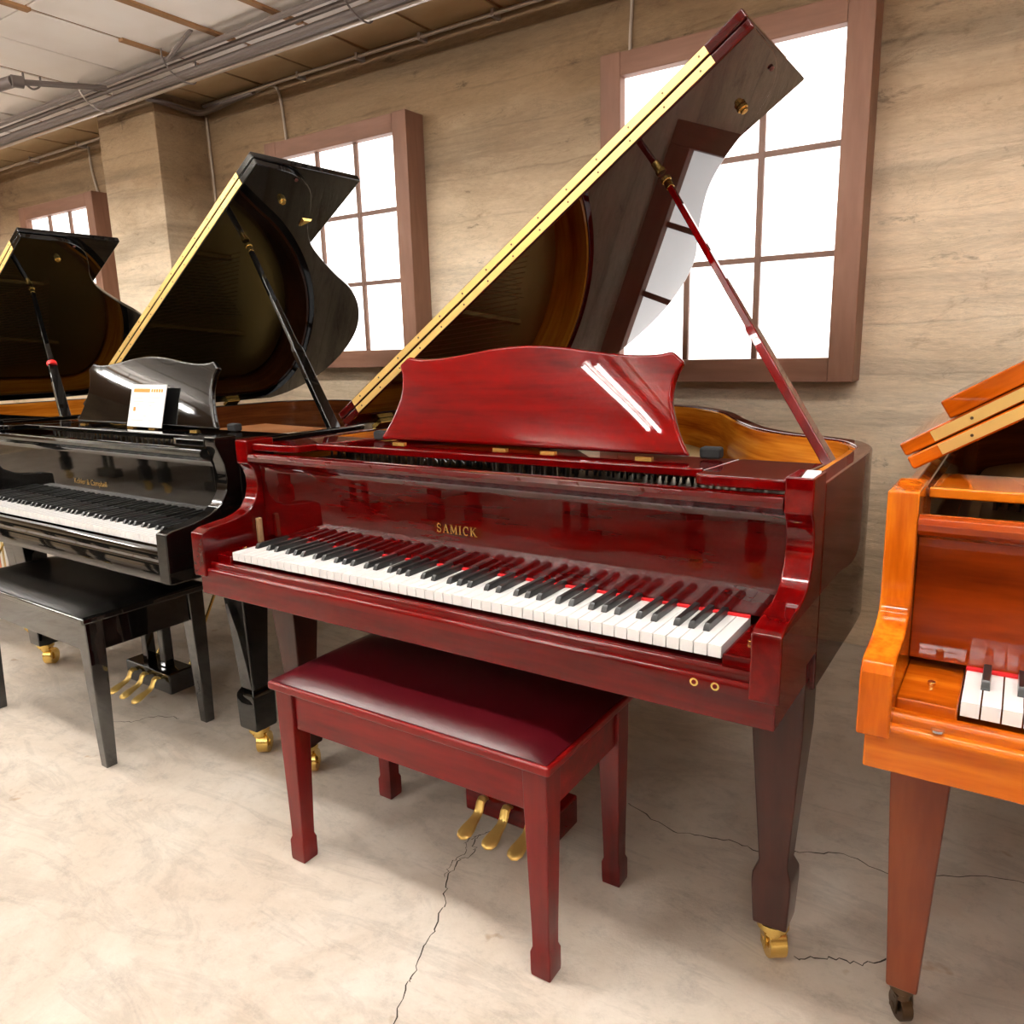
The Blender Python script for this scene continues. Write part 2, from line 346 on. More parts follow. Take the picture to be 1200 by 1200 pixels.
def key_meshes():
    if not _key_cache:
        bm = bmesh.new(); B(bm, -.0107, .0107, 0, .156, -.020, 0)
        o = finish('white_key', bm, IVORY); _key_cache['w'] = o.data; col.objects.unlink(o); bpy.data.objects.remove(o)
        bm = bmesh.new()
        ring_loft(bm, [[(-.0055, .052, .0), (.0055, .052, .0), (.0055, .156, .0), (-.0055, .156, 0)], [(-.0052, .054, .006), (.0052, .054, .006), (.0052, .156, .006), (-.0052, .156, .006)], [(-.0045, .060, .0115), (.0045, .060, .0115), (.0046, .156, .012), (-.0046, .156, .012)]])
        o = finish('black_key', bm, EBKEY); _key_cache['b'] = o.data; col.objects.unlink(o); bpy.data.objects.remove(o)
    return _key_cache
def letters(name, text, strokes, size, mat, parent, x, y, z):
    """serif capitals laid on the fallboard from thick and thin strokes"""
    bm = bmesh.new(); cx = x
    def bar(p, q, wd):
        p = Vector(p); q = Vector(q); d = (q-p); n = Vector((-d.y, d.x)).normalized()*wd/2
        v = [bm.verts.new((cx+a.x*size, y, z+a.y*size)) for a in (p-n, q-n, q+n, p+n)]
        bm.faces.new(v)
    for ch in text:
        wdt, segs = strokes[ch]
        for s in segs: bar(*s)
        cx += (wdt+.22)*size
    return finish(name, bm, mat, parent, smooth=False, recalc=False)
T_, t_ = .17, .08
def arc(cx, cy, rx, ry, a0, a1, n, w0):
    P = [(cx+rx*math.cos(R(a0+(a1-a0)*i/n)), cy+ry*math.sin(R(a0+(a1-a0)*i/n))) for i in range(n+1)]
    return [(P[i], P[i+1], w0) for i in range(n)]
STROKES = {
    'S': (.62, arc(.31, .74, .24, .22, 30, 270, 8, .13)+arc(.31, .27, .25, .24, 90, -150, 8, .13)+[((.52, .68), (.52, .95), t_), ((.06, .05), (.06, .32), t_)]),
    'A': (.8, [((.1, 0), (.4, 1), t_), ((.4, 1), (.72, 0), T_), ((.2, .33), (.6, .33), t_), ((0, .03), (.24, .03), t_), ((.55, .03), (.88, .03), t_)]),
    'M': (.95, [((.12, 0), (.12, 1), t_), ((.15, 1), (.48, .1), T_), ((.48, .1), (.82, 1), t_), ((.82, 0), (.82, 1), T_), ((0, .03), (.25, .03), t_), ((.68, .03), (.97, .03), t_), ((0, .97), (.2, .97), t_), ((.78, .97), (.97, .97), t_)]),
    'I': (.36, [((.18, 0), (.18, 1), T_), ((.03, .03), (.33, .03), t_), ((.03, .97), (.33, .97), t_)]),
    'C': (.75, arc(.42, .5, .34, .46, 50, 310, 12, .14)+[((.68, .62), (.68, .98), t_)]),
    'K': (.85, [((.14, 0), (.14, 1), T_), ((.18, .42), (.66, 1), t_), ((.32, .56), (.75, 0), T_), ((0, .03), (.28, .03), t_), ((0, .97), (.28, .97), t_), ((.55, .97), (.82, .97), t_), ((.6, .03), (.92, .03), t_)])}
def text_mesh(name, text, size, mat, parent, loc):
    c = bpy.data.curves.new(name, 'FONT'); c.body = text; c.size = size; c.align_x = 'CENTER'
    o = bpy.data.objects.new(name, c); col.objects.link(o)
    me = bpy.data.meshes.new_from_object(o.evaluated_get(bpy.context.evaluated_depsgraph_get())); bpy.data.objects.remove(o)
    me.materials.clear(); me.materials.append(mat)
    r = mesh_obj(name, me, parent); r.location = loc; r.rotation_euler = (R(90), 0, 0); return r
DESK_HALF = [(0, .236), (.045, .235), (.10, .230), (.15, .2225), (.20, .2155), (.25, .210), (.30, .208), (.335, .210), (.358, .215), (.386, .192), (.376, .172), (.370, .150), (.368, .127), (.370, .105), (.378, .080), (.390, .05), (.404, .024), (.420, 0)]
def make_caster(parent, x, y, z0, mat, big=True):
    """swivel caster: socket cup, side forks, axle and a broad wheel"""
    bm = bmesh.new(); r = z0*.36 if big else z0*.30; hw = .017 if big else .010
    cyl(bm, (x, y, z0-.007), (0, 0, 1), .031 if big else .021, .014, 16)
    cyl(bm, (x, y, z0-.022), (0, 0, 1), .018 if big else .014, .02, 14)
    yo = y+.014; d = Vector((math.cos(.6), math.sin(.6), 0))
    for s_ in (-1, 1):
        c = Vector((x, yo, r))+d*s_*(hw+.004); n = Vector((-d.y, d.x, 0))
        ring = lambda q: [q+n*a_+d*b_ for a_, b_ in ((-.012, -.002), (.012, -.002), (.012, .002), (-.012, .002))]
        ring_loft(bm, [ring(c-Vector((0, 0, r*.35))), ring(c+Vector((0, 0, r*.4))), ring(Vector((x, y, z0-.02))+d*s_*(hw+.003))])
    cyl(bm, (x, yo, r), d, r, hw*2, 22); cyl(bm, (x, yo, r), d, r*.3, hw*2+.014, 10)
    return finish('caster', bm, mat, parent, .0015, 1)
def square_leg(parent, x, y, secs, mat, caster_mat, foot=True, bevel=.004, z_floor=.09):
    bm = bmesh.new()
    ring_loft(bm, [[(x-a, y-a, z), (x+a, y-a, z), (x+a, y+a, z), (x-a, y+a, z)] for z, a in secs])
    o = finish('leg', bm, mat, parent, bevel)
    make_caster(o, x, y, z_floor, caster_mat, foot)
    return o
def bare_rest(t, path, h, hx0_, ztop, st, MX, MZ):
    """closed piano: lid down, cover over the keys"""
    bm = bmesh.new(); prism(bm, [(h+.006, .12)]+[(p.x, p.y) for p in offset(path, -.008)]+[(-h-.006, .12)], ztop+.001, ztop+.025, 'z'); finish('lid', bm, MX, t, .004)
    bm = bmesh.new(); prism(bm, [(-.02, .70), (-.02, .735), (.02, .75), (.13, .76), (.149, .75), (.149, .70)], -.66, .66, 'x'); finish('key_cover', bm, MX, t, .004)
    for lx, ly in ((.66, .215), (-.66, .215), (-.22, 1.2)): square_leg(t, lx, ly, st['leg'], MZ, BRASS, True, .004, .09)
    ly = box('pedal_lyre', -.105, .165, .235, .33, .058, .134, MX, t, .006)
    for s in (-1, 1): box('lyre_post', .03+s*.055-.016, .03+s*.055+.016, .265, .30, .1345, .6075, MX, ly, .004)
    return t
def piano(name, label, tx, ty, rz, st):
    g = lambda k, d=None: st.get(k, d)
    MX, MY, MZ = g('mats'); h = g('h', .713); aw = g('aw', .046); k = g('k', 1.0); arm = g('arm'); ztop = .957
    t = thing(name, label, 'piano', (tx, ty, 0), rz, 'grand pianos in a row along the wall')
    path = plan(h, k)
    # case ------------------------------------------------------------
    def strip(nm, d0, d1, z0, z1, mat, bev=0, y0=None):
        a = offset(path, d0); b = offset(path, d1); bm = bmesh.new()
        ring_loft(bm, [[(p.x, p.y, z0), (p.x, p.y, z1), (q.x, q.y, z1), (q.x, q.y, z0)] for p, q in zip(a, b)])
        return finish(nm, bm, mat, t, bev)
    strip('rim', 0, .034, .585, ztop, g('rim_mat', MY), .004)
    strip('inner_rim', .0342, .046, .74, ztop-.004, g('inner', INNER))
    for s in (-1, 1):
        bm = bmesh.new(); a, b = sorted((s*h, s*(h-aw))); prism(bm, arm, a, b, 'x'); finish('arm', bm, g('arm_mat', MY), t, .0035)
    kx = h-aw; zb = .608
    zar = arm[0][1]
    box('keybed', -h+.008, h-.008, -.030, .42, zb, zar, g('front_mat', MX), t, .003)
    bm = bmesh.new()
    prism(bm, [(-.036, zar), (-.036, .6700), (-.036, .6705), (-.0354, .6738), (-.0336, .6765), (-.0310, .6782), (-.0280, .6788), (-.0275, .6788), (-.0246, .6788), (-.0244, .6790), (-.0244, .6862), (-.0244, .6866), (-.0238, .6892), (-.0222, .6914), (-.0200, .6930), (-.0172, .6936), (-.0168, .6936), (-.004, .692), (-.004, zar)] if zar > .62 else [(-.038, zar), (-.038, .655), (-.034, .664), (-.027, .668), (-.025, .684), (-.020, .692), (-.009, .694), (-.004, .692), (-.004, zar)], -kx, kx, 'x')
    slip = finish('key_slip', bm, g('front_mat', MX), t)
    for s in (-1, 1):
        a, b = sorted((s*kx, s*.6125))
        kb = box('key_block', a, b, -.004, .152, zar, .708, MX, t, .003)
        bm = bmesh.new(); cyl(bm, (s*(kx+.6125)/2, .06, .711), (0, 0, 1), .0055, .006, 10); finish('block_screw', bm, BRASS, kb, .001, 1)
    # fallboard
    bm = bmesh.new()
    fy = g('fall_y', .150)
    prism(bm, [(fy+.003, .722), (fy+.0029, .725), (fy-.0005, .893), (fy-.00055, .895), (fy-.006, .908), (fy-.028, .917), (fy-.036, .924), (fy-.038, .933), (fy-.034, .941), (fy-.026, .9445), (fy-.012, .944), (fy-.010, .930), (fy+.022, .90), (fy+.022, .722)], -kx+.0005, kx-.0005, 'x')
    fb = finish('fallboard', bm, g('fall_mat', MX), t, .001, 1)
    box('key_felt', -.611, .611, fy-.004, fy+.0035, .7185, .7225, FELT_RED, t)
    if g('brand') == 1: letters('lettering', 'SAMICK', STROKES, .020, BRASS, fb, -.083, fy-.0012, .796)
    if g('brand') == 2: text_mesh('lettering', 'Kohler & Campbell', .026, BRASS, fb, (0, fy-.0014, .790))
    if g('bare'): return bare_rest(t, path, h, hx0_=-h, ztop=ztop, st=st, MX=MX, MZ=MZ)
    # keys
    KM = key_meshes()
    pat = 'bw' # placeholder for the octave pattern below
    whites = 'ABCDEFG'
    for i in range(52):
        o = mesh_obj('white_key', KM['w'], t); o.location = (-.611+.0235*(i+.5), 0, .718)
    for i in range(51):
        if whites[i % 7] in 'ACDFG':
            o = mesh_obj('black_key', KM['b'], t)
            o.location = (-.611+.0235*(i+1)+{'A': .0025, 'C': -.0025, 'D': .0025, 'F': -.003, 'G': 0}[whites[i % 7]], 0, .718)
    if g('brand') == 1: box('cheek_peg', -kx+.0005, -kx+.013, .118, .132, .7085, .775, simple('peg_tan', (.34, .20, .10), .45), t, .003)
    # slip badges
    if g('badges'):
        for bx in (.580, .614):
            bm = bmesh.new(); cyl(bm, (bx, -.0365, .6655), (0, 1, 0), .0068, .0012, 20); bd = finish('badge', bm, BRASS, slip)
            bm = bmesh.new(); cyl(bm, (bx, -.0373, .6655), (0, 1, 0), .0038, .001, 12); finish('badge_centre', bm, RED_X, bd)
    if g('lock'):
        bm = bmesh.new(); cyl(bm, (-.632, -.028, .6835), (0, 0, 1), .008, .003, 14); finish('lock', bm, STEEL, slip)
    # music shelf: two wings and a recessed tray
    zs = .968
    for s in ((-1, 1) if g('wings', True) else ()):
        pts = [(s*(kx-.0015), .128), (s*.545, .128), (s*.525, .130), (s*.512, .138), (s*.506, .15), (s*.502, .42), (s*(kx-.0015), .42)]
        bm = bmesh.new(); prism(bm, pts, zs-.019, zs, 'z'); o = finish('shelf_wing', bm, MX, t, .004); o.location = (0, .14, zs); o.rotation_euler = (R(-2.6), 0, 0); o.data.transform(Matrix.Translation((0, -.14, -zs)))
    tw = .500 if g('wings', True) else kx-.002
    bm = bmesh.new(); B(bm, -tw, tw, .0, .225, -.016, -.004); B(bm, -tw, tw, -.004, .012, -.016, 0)
    o = finish('music_shelf', bm, MX, t, .003); o.location = (0, .198, zs-.001); o.rotation_euler = (R(-2.2), 0, 0)
    if g('desk', True):
        for sx in (-1, 1): box('desk_slide', sx*.452-.022, sx*.452+.022, .372, .40, zs-.010, zs+.014, FELT_BLACK, t, .006)
    for x in (-.34, -.03, .10, .33): box('hinge', x-.018, x+.018, .322, .334, zs-.010, zs-.0055, BRASS, t)
    # music desk
    if g('desk', True):
        out = [Vector(p) for p in DESK_HALF]
        loop = [(p.x, p.y) for p in out][::-1]+[(-p.x, p.y) for p in out[1:]]      # right bottom -> top -> left bottom
        bm = bmesh.new(); til = .27; y0, z0 = .352, zs-.003; th = .020
        rows = 14
        # front and back as grids between left and right outline for a softly domed face
        right = [(p.x, p.y) for p in out][::-1]; 
        def half_at(v):
            pr = [q for q in right]
            for a, b in zip(pr, pr[1:]):
                if a[1] <= v <= b[1] and b[1] > a[1]: return a[0]+(b[0]-a[0])*(v-a[1])/(b[1]-a[1])
            return None
        def top_at(u):
            u = abs(u); P = DESK_HALF[:9]
            for a, b in zip(P, P[1:]):
                if a[0] <= u <= b[0]: return a[1]+(b[1]-a[1])*(u-a[0])/(b[0]-a[0])
            return P[-1][1]
        sides = DESK_HALF[8:]                   # corner to bottom
        NU = 28; grid = []
        for j in range(len(sides)-1, -1, -1):
            hx, v = sides[j]
            row = []
            for i in range(NU+1):
                u = -hx+2*hx*i/NU
                vt = v
                tt = v/.215
                if tt > .6: vt = v+(top_at(u*.358/hx)-.215)*((tt-.6)/.4)
                bulge = .0015*(1-(u/.42)**2)*math.sin(math.pi*min(1, max(0, vt/.236)))
                row.append((u, vt, bulge))
            grid.append(row)
        def PT(u, v, off):
            n = Vector((0, -math.cos(til), math.sin(til)))
            return Vector((u, y0+v*math.sin(til), z0+v*math.cos(til)))+n*off
        F = [[bm.verts.new(PT(u, v, th/2+b)) for u, v, b in row] for row in grid]
        K = [[bm.verts.new(PT(u, v, -th/2)) for u, v, b in row] for row in grid]
        nr = len(grid)
        for j in range(nr-1):
            for i in range(NU):
                bm.faces.new((F[j][i], F[j][i+1], F[j+1][i+1], F[j+1][i])); bm.faces.new((K[j][i], K[j+1][i], K[j+1][i+1], K[j][i+1]))
            bm.faces.new((F[j][0], F[j+1][0], K[j+1][0], K[j][0])); bm.faces.new((F[j][NU], K[j][NU], K[j+1][NU], F[j+1][NU]))
        for i in range(NU):
            bm.faces.new((F[0][i], K[0][i], K[0][i+1], F[0][i+1])); bm.faces.new((F[-1][i], F[-1][i+1], K[-1][i+1], K[-1][i]))
        finish('music_desk', bm, g('desk_mat', MX), t, .007, 4)
        for sx in (-.25, .25):
            bm = bmesh.new(); tube(bm, [(sx, .405, zs), (sx, .375, z0+.10)], .006, 8); finish('desk_support', bm, DARKMETAL, t)
    # inside ------------------------------------------------------------
    inn = offset(path, .047); bm = bmesh.new()
    lo = [bm.verts.new((p.x, p.y, .785)) for p in inn]; bm.faces.new(lo); finish('soundboard', bm, SPRUCE, t)
    inn2 = offset(path, .075); bm = bmesh.new()
    poly = [(p.x, p.y) for p in inn2 if p.y > .21]; prism(bm, poly, .812, .824, 'z'); finish('plate', bm, GOLD_PLATE, t)
    bm = bmesh.new()
    B(bm, -.62, .62, .20, .40, .895, .912); finish('pin_block', bm, GOLD_PLATE, t, .002, 1)
    bm = bmesh.new()
    for i in range(76):
        for j in range(3):
            x = -.60+.0158*i+.004*j; y = .27+.035*j+.008*(i % 2)
            
            if not (-.46 < x < -.20 or -.03 < x < .18): y += .07
            cyl(bm, (x, y, .925), (0, 0, 1), .0036, .026, 5)
    tag(finish('tuning_pins', bm, PIN, t), kind='stuff')
    bm = bmesh.new()
    for i in range(64):
        f = i/63; x = -.30+.88*f
        ye = .60+(1.5*k-.60-.1)*(1-f)**1.35+.02
        tube(bm, [(x, .36, .925), (x, .44, .86), (x-.02*(1-f), ye, .845)], .0011, 3, False)
    tag(finish('strings', bm, STEEL, t), kind='stuff')
    bm = bmesh.new()
    for i in range(26):
        f = i/25; tube(bm, [(-.60+.28*f, .36, .93), (-.58+.30*f, .44, .87), (-.52+.50*f, 1.38*k-.05*f, .865)], .0016, 3, False)
    tag(finish('bass_strings', bm, COPPER, t), kind='stuff')
    box('string_felt', -.60, .60, .455, .48, .846, .868, FELT_RED, t)
    for (xa, ya, xb, yb2) in ((-.33, .4, -.42, 1.45*k), (-.02, .4, -.06, 1.3*k), (.32, .4, .27, .92)):
        bm = bmesh.new(); tube(bm, [(xa, ya, .86), (xb, yb2, .835)], .014, 6); finish('plate_bar', bm, GOLD_PLATE, t)
    bm = bmesh.new()
    for i in range(66): B(bm, -.60+.0178*i, -.589+.0178*i, .50+.0009*i, .545+.0009*i, .875, .90)
    tag(finish('dampers', bm, g('damper', BLACK_SAT), t), kind='stuff')
    # lid ------------------------------------------------------------
    fold = g('fold', .5); th_l = .0235; ang = R(g('angle', 34.4)); hx0 = -h+.006; lw = 2*h+.006
    zl = ztop+.014
    lp = [p for p in offset(path, -.008) if p.y > fold+.01]
    bm = bmesh.new()
    poly = [(lw, fold)]+[(min(p.x-hx0, lw), p.y) for p in lp if p.x-hx0 > .0]+[(0, lp[-1].y-.05 if False else fold+.7), (0, fold)]
    prism(bm, poly, 0, th_l, 'z')
    lid = finish('lid', bm, g('lid_mat', MX), t, .004); lid.location = (hx0, 0, zl); lid.rotation_euler = (0, -ang, 0)
    fd = g('flap', .455)
    bm = bmesh.new(); B(bm, 0, lw, fold, fold+fd, th_l+.002, 2*th_l+.002); finish('lid_flap', bm, g('lid_mat', MX), lid, .004)
    for z0 in (.0035, th_l+.0045): box('hinge_leaf', g('leaf0', .075), lw-.09, fold-.0022, fold+.001, z0, z0+.0175, BRASS_LEAF, lid)
    bm = bmesh.new()
    for i in range(14):
        for z0 in (.0118, th_l+.0132): cyl(bm, (.10+i*(lw-.22)/13+(.012 if z0 > .02 else 0), fold-.0025, z0), (0, 1, 0), .0026, .001, 8)
    tag(finish('hinge_screws', bm, DARKMETAL, lid), kind='stuff')
    for yy in (.62, 1.18):
        if yy < 1.38*k: box('lid_hinge', -.012, .03, yy, yy+.07, -.016, -.0005, BRASS, lid, .002, 1)
    if g('extra_board'):
        box('lid_board', .085, lw, fold-.004, fold+.18, 2*th_l+.003, 4*th_l-.012, g('lid_mat', MX), lid, .003)
    sk, yk = g('socket', (1.09, .735))
    def L2P(s, y, n): return Vector((hx0+s*math.cos(ang)-n*math.sin(ang), y, zl+s*math.sin(ang)+n*math.cos(ang)))
    bm = bmesh.new(); yb_ = g('button_y', .745); cyl(bm, (1.31, yb_, -.005), (0, 0, 1), .013, .010, 16); cyl(bm, (1.31, yb_, -.013), (0, 0, 1), .009, .008, 12); finish('lid_button', bm, BRASS, lid, .002, 1)
    bm = bmesh.new(); cyl(bm, (1.403, .70, -.003), (0, 0, 1), .006, .006, 12); finish('lid_bumper', bm, RUBBER, lid, .002, 1)
    if g('cup'):
        bm = bmesh.new(); ring_loft(bm, [[(1.205, .84, -.001), (1.245, .83, -.001), (1.245, .875, -.001)], [(1.212, .843, -.008), (1.24, .838, -.008), (1.24, .868, -.008)]]); finish('prop_cup', bm, BRASS, lid)
    # prop: hinged at the treble rim, thick below and thin above
    if g('prop', True):
        base = Vector(g('prop_base', (.668, .50, ztop-.03))); topp = L2P(sk, yk, -.012)
        d = topp-base; ax = d.normalized(); sd = Vector((0, 1, 0)); sd = (sd-ax*sd.dot(ax)).normalized(); nn = ax.cross(sd)
        def sq(p, a, b): return [p+sd*a*i+nn*b*j for i, j in ((-1, -1), (1, -1), (1, 1), (-1, 1))]
        bm = bmesh.new()
        f1 = g('prop_split', .44)
        ring_loft(bm, [sq(base, .022, .010), sq(base+d*f1, .018, .010), sq(base+d*(f1+.02), .012, .008), sq(base+d*.985, .008, .007)])
        pr = finish('lid_prop', bm, g('prop_mat', MZ), t, .003)
        bm = bmesh.new(); cyl(bm, topp-d*.02, ax, .010, .024, 12); cyl(bm, topp, (-math.sin(ang), 0, math.cos(ang)), .013, .012, 12); finish('prop_socket', bm, BRASS, pr, .002, 1)
        if g('red_tip'):
            bm = bmesh.new(); c = base+d*.415; tube(bm, [c-ax*.008-nn*.002, c+ax*.008-nn*.002], .0205, 12); finish('prop_tape', bm, simple('red_tape', (.8, .01, .01), .4), pr)
    # legs and lyre ------------------------------------------------------------
    for lx, ly in ((.66, .215), (-.66, .215), (-.22, 1.30*k)):
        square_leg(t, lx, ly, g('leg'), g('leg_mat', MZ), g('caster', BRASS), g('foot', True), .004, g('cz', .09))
    lx = .03
    ly = box('pedal_lyre', lx-.135, lx+.135, .235, .33, .058, .134, g('lyre_mat', MX), t, .006)
    for s in (-1, 1): box('lyre_post', lx+s*.055-.016, lx+s*.055+.016, .265, .30, .1345, .6075, g('lyre_mat', MX), ly, .004)
    for s in (-1, 1):
        bm = bmesh.new(); tube(bm, [(lx+s*.10, .331, .115), (lx+s*.075, .62, .59)], .0055, 8); finish('lyre_brace', bm, BRASS, ly)
    for i in (-1, 0, 1):
        px = lx+i*.072; bm = bmesh.new(); rings = []
        for y, z, wd, hh in ((.2345, .110, .012, .005), (.224, .113, .0125, .006), (.214, .106, .0125, .008), (.207, .090, .0125, .008), (.197, .080, .013, .006), (.180, .074, .015, .006), (.160, .067, .020, .007), (.146, .062, .0205, .007), (.136, .059, .015, .006), (.131, .058, .005, .003)):
            rings.append([(px+wd*math.cos(a), y, z+hh*math.sin(a)) for a in [2*math.pi*q/10 for q in range(10)]])
        ring_loft(bm, rings); finish('pedal', bm, PEDAL, ly)
    return t

LEG_FOOT = [(.608, .045), (.50, .0445), (.40, .0380), (.30, .0315), (.225, .0268), (.203, .0355), (.192, .0362), (.175, .0362), (.10, .0325), (.092, .0315)]
LEG_FOOT2 = [(.608, .045), (.50, .0445), (.40, .0385), (.30, .0325), (.222, .0285), (.205, .0385), (.195, .0400), (.175, .0400), (.10, .0390), (.092, .0370)]
LEG_PLAIN = [(.608, .046), (.46, .0415), (.30, .034), (.16, .0275), (.086, .0245)]
piano('grand_piano', 'polished red mahogany grand piano with its lid raised, red bench before it', 0, 0, 0,
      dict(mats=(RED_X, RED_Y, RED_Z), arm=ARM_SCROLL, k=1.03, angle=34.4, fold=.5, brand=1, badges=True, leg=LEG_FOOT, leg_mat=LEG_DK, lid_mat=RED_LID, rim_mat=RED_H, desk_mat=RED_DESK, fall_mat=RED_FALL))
piano('grand_piano', 'polished black grand piano with a white price card on its music desk', -1.532, .006, R(-.6),
      dict(mats=(BLACK, BLACK, BLACK), arm=ARM_SWEEP, k=.92, angle=33.2, fold=.53, brand=2, leg=LEG_FOOT2, cup=True, front_mat=BLACK_HI, button_y=.70, socket=(1.09, .69), inner=INNER_DK, prop_base=(.655, .62, .93)))
piano('grand_piano', 'black grand piano beside the pillar with red tape on its lid prop', -3.12, .09, 0,
      dict(mats=(BLACK, BLACK, BLACK), arm=ARM_SWEEP, k=.80, angle=30.5, fold=.47, flap=.44, leg=LEG_FOOT2, button_y=.66, socket=(1.09, .62), red_tip=True, desk=False, prop_base=(.66, .48, .93), prop_split=.40))
piano('grand_piano', 'glossy orange walnut grand piano with its lid half raised and folded', 1.552, -.026, R(.3),
      dict(mats=(ORG_X, ORG_Y, ORG_Z), arm=ARM_STRAIGHT, arm_mat=ORG_Z, rim_mat=ORG_H, h=.727, aw=.041, k=.95, angle=31, fold=.33, fall_mat=ORG_RED_X, lid_mat=ORG_X, leg=LEG_PLAIN, leg_mat=ORG_LEG, foot=False, caster=DARKMETAL, cz=.086,
           desk=False, wings=False, leaf0=.05, lock=True, extra_board=True, prop=True, inner=INNER_DK, fall_y=.118))

for x_, lb in ((-5.75, 'closed black grand piano at the pillar end of the facing row'), (-4.15, 'closed black grand piano facing the piano by the pillar across the aisle'), (-2.55, 'closed black grand piano facing the black piano across the aisle'), (-.95, 'closed black grand piano facing the red piano across the aisle'), (.66, 'closed black grand piano across the aisle facing the gap beside the orange piano')):
    piano('grand_piano', lb, x_, -1.78, R(180), dict(mats=(BLACK, BLACK, BLACK), arm=ARM_SWEEP, k=.86, leg=LEG_FOOT2, bare=True))

# ---------------------------------------------------------------- benches
def bench(name, label, x0, x1, y0, y1, rz, style):
    MXb, MZb, cush, foot, zt = style
    t = thing(name, label, 'bench', ((x0+x1)/2, (y0+y1)/2, 0), rz)
    W, D = (x1-x0)/2, (y1-y0)/2; a = .0225
    for sx in (-1, 1):
        for sy in (-1, 1):
            bm = bmesh.new(); rings = []
            secs = [(0, .0215), (.012, .0225), (.052, .0225), (.062, .0190), (.10, .0195), (.36, .0255), (zt-.02, .0265)] if foot else [(0, .0165), (.36, .0255), (zt-.02, .0265)]
            for z, q in secs:
                cx = sx*(W-.0265); cy = sy*(D-.0265)
                if foot is False or True:
                    cx += sx*(.0265-.0225)*(1-z/zt); cy += sy*(.0265-.0225)*(1-z/zt)
                rings.append([(cx-q, cy-q, z), (cx+q, cy-q, z), (cx+q, cy+q, z), (cx-q, cy+q, z)])
            ring_loft(bm, rings); finish('leg', bm, MZb, t, .003)
    for sy in (-1, 1):
        yy = sy*(D-.018); box('apron', -W+.052, W-.052, yy-.010, yy+.010, zt-.112, zt-.02, MXb, t, .002, 1)
    for sx in (-1, 1):
        xx = sx*(W-.018); box('apron', xx-.010, xx+.010, -D+.052, D-.052, zt-.112, zt-.02, MXb, t, .002, 1)
    box('seat_frame', -W-.012, W+.012, -D-.012, D+.012, zt-.02, zt, MXb, t, .006, 3)
    bm = bmesh.new(); nx, ny = 26, 14; G = []
    for j in range(ny+1):
        row = []
        for i in range(nx+1):
            u = -1+2*i/nx; v = -1+2*j/ny
            uu = math.copysign(abs(u)**.8, u); vv = math.copysign(abs(v)**.8, v)
            e = max(0, (1-abs(uu)**6))*max(0, (1-abs(vv)**4))
            row.append(bm.verts.new((uu*(W+.005), vv*(D+.005), zt+.002+.024*e**.5)))
        G.append(row)
    for j in range(ny):
        for i in range(nx): bm.faces.new((G[j][i], G[j][i+1], G[j+1][i+1], G[j+1][i]))
    lowr = [bm.verts.new((x, y, zt)) for x, y in ((-W-.005, -D-.005), (W+.005, -D-.005), (W+.005, D+.005), (-W-.005, D+.005))]
    bm.faces.new(lowr[::-1])
    edge = [G[0], [r[-1] for r in G], G[-1][::-1], [r[0] for r in G][::-1]]
    for q, e in enumerate(edge):
        bm.faces.new([lowr[q], lowr[(q+1) % 4]]+e[::-1])
    finish('cushion', bm, cush, t, recalc=True)
    return t
bench('piano_bench', 'red mahogany piano bench with burgundy leather seat', -.398, .322, -.075, .278, .011, (RED_SAT_X, RED_SAT_Z, LEATHER, True, .462))
bench('piano_bench', 'black piano bench with straight tapering legs before the black piano', -1.955, -1.185, -.087, .290, R(-1.0), (BLACK_HI, BLACK_HI, BLACKLEATHER, False, .475))

# ---------------------------------------------------------------- price card on the black piano's desk
def card():
    til = .27; t = thing('price_card', 'white price card with an orange heading on the black music desk', 'card', (-1.46, .3215, .964), R(-.6))
    t.rotation_euler = (-til, 0, R(-.6))
    box('sheet', -.100, .100, -.003, 0, 0, .142, PAPER, t)
    def ink(nm, x0, x1, z0, z1, m): box(nm, x0, x1, -.0036, -.003, z0, z1, m, t)
    ink('heading_bar', -.085, .01, .116, .128, ORANGE_INK)
    for i in range(5): ink('heading_letter', .018+i*.014, .028+i*.014, .117, .127, ORANGE_INK)
    ink('price_mark', -.075, -.062, .052, .066, ORANGE_INK)
    for x0, x1, z in ((-.085, -.03, .095), (.01, .07, .097), (-.08, -.02, .083), (0, .045, .082), (-.06, -.045, .074), (.015, .03, .07), (-.01, .005, .035), (-.08, -.01, .02), (.02, .04, .02)):
        ink('print_line', x0, x1, z, z+.0035, GREY_INK)
card()

# ---------------------------------------------------------------- pipes, conduit and cables
def pipe(name, label, path, r, mat, cat, n=10, group=None):
    bm = bmesh.new(); tube(bm, path, r, n); return tag(finish(name, bm, mat), label, cat, group)
pipe('ceiling_pipe', 'thick grey pipe, middle one of the bundle below the ceiling', [(X0+.02, 1.468, 2.552), (X1-.02, 1.468, 2.552)], .020, PIPE, 'pipe')
pipe('ceiling_pipe', 'thin dark pipe of the ceiling bundle closest to the boards', [(X0+.02, 1.385, 2.600), (X1-.02, 1.385, 2.600)], .013, PIPE, 'pipe')
pipe('ceiling_pipe', 'slim galvanised pipe of the ceiling bundle closest to the wall', [(X0+.02, 1.522, 2.545), (X1-.02, 1.522, 2.545)], .013, CONDUIT, 'pipe')
pipe('ceiling_pipe', 'slim dark pipe squeezed between the ceiling bundle and the boards', [(X0+.02, 1.44, 2.592), (X1-.02, 1.44, 2.592)], .012, PIPE, 'pipe')
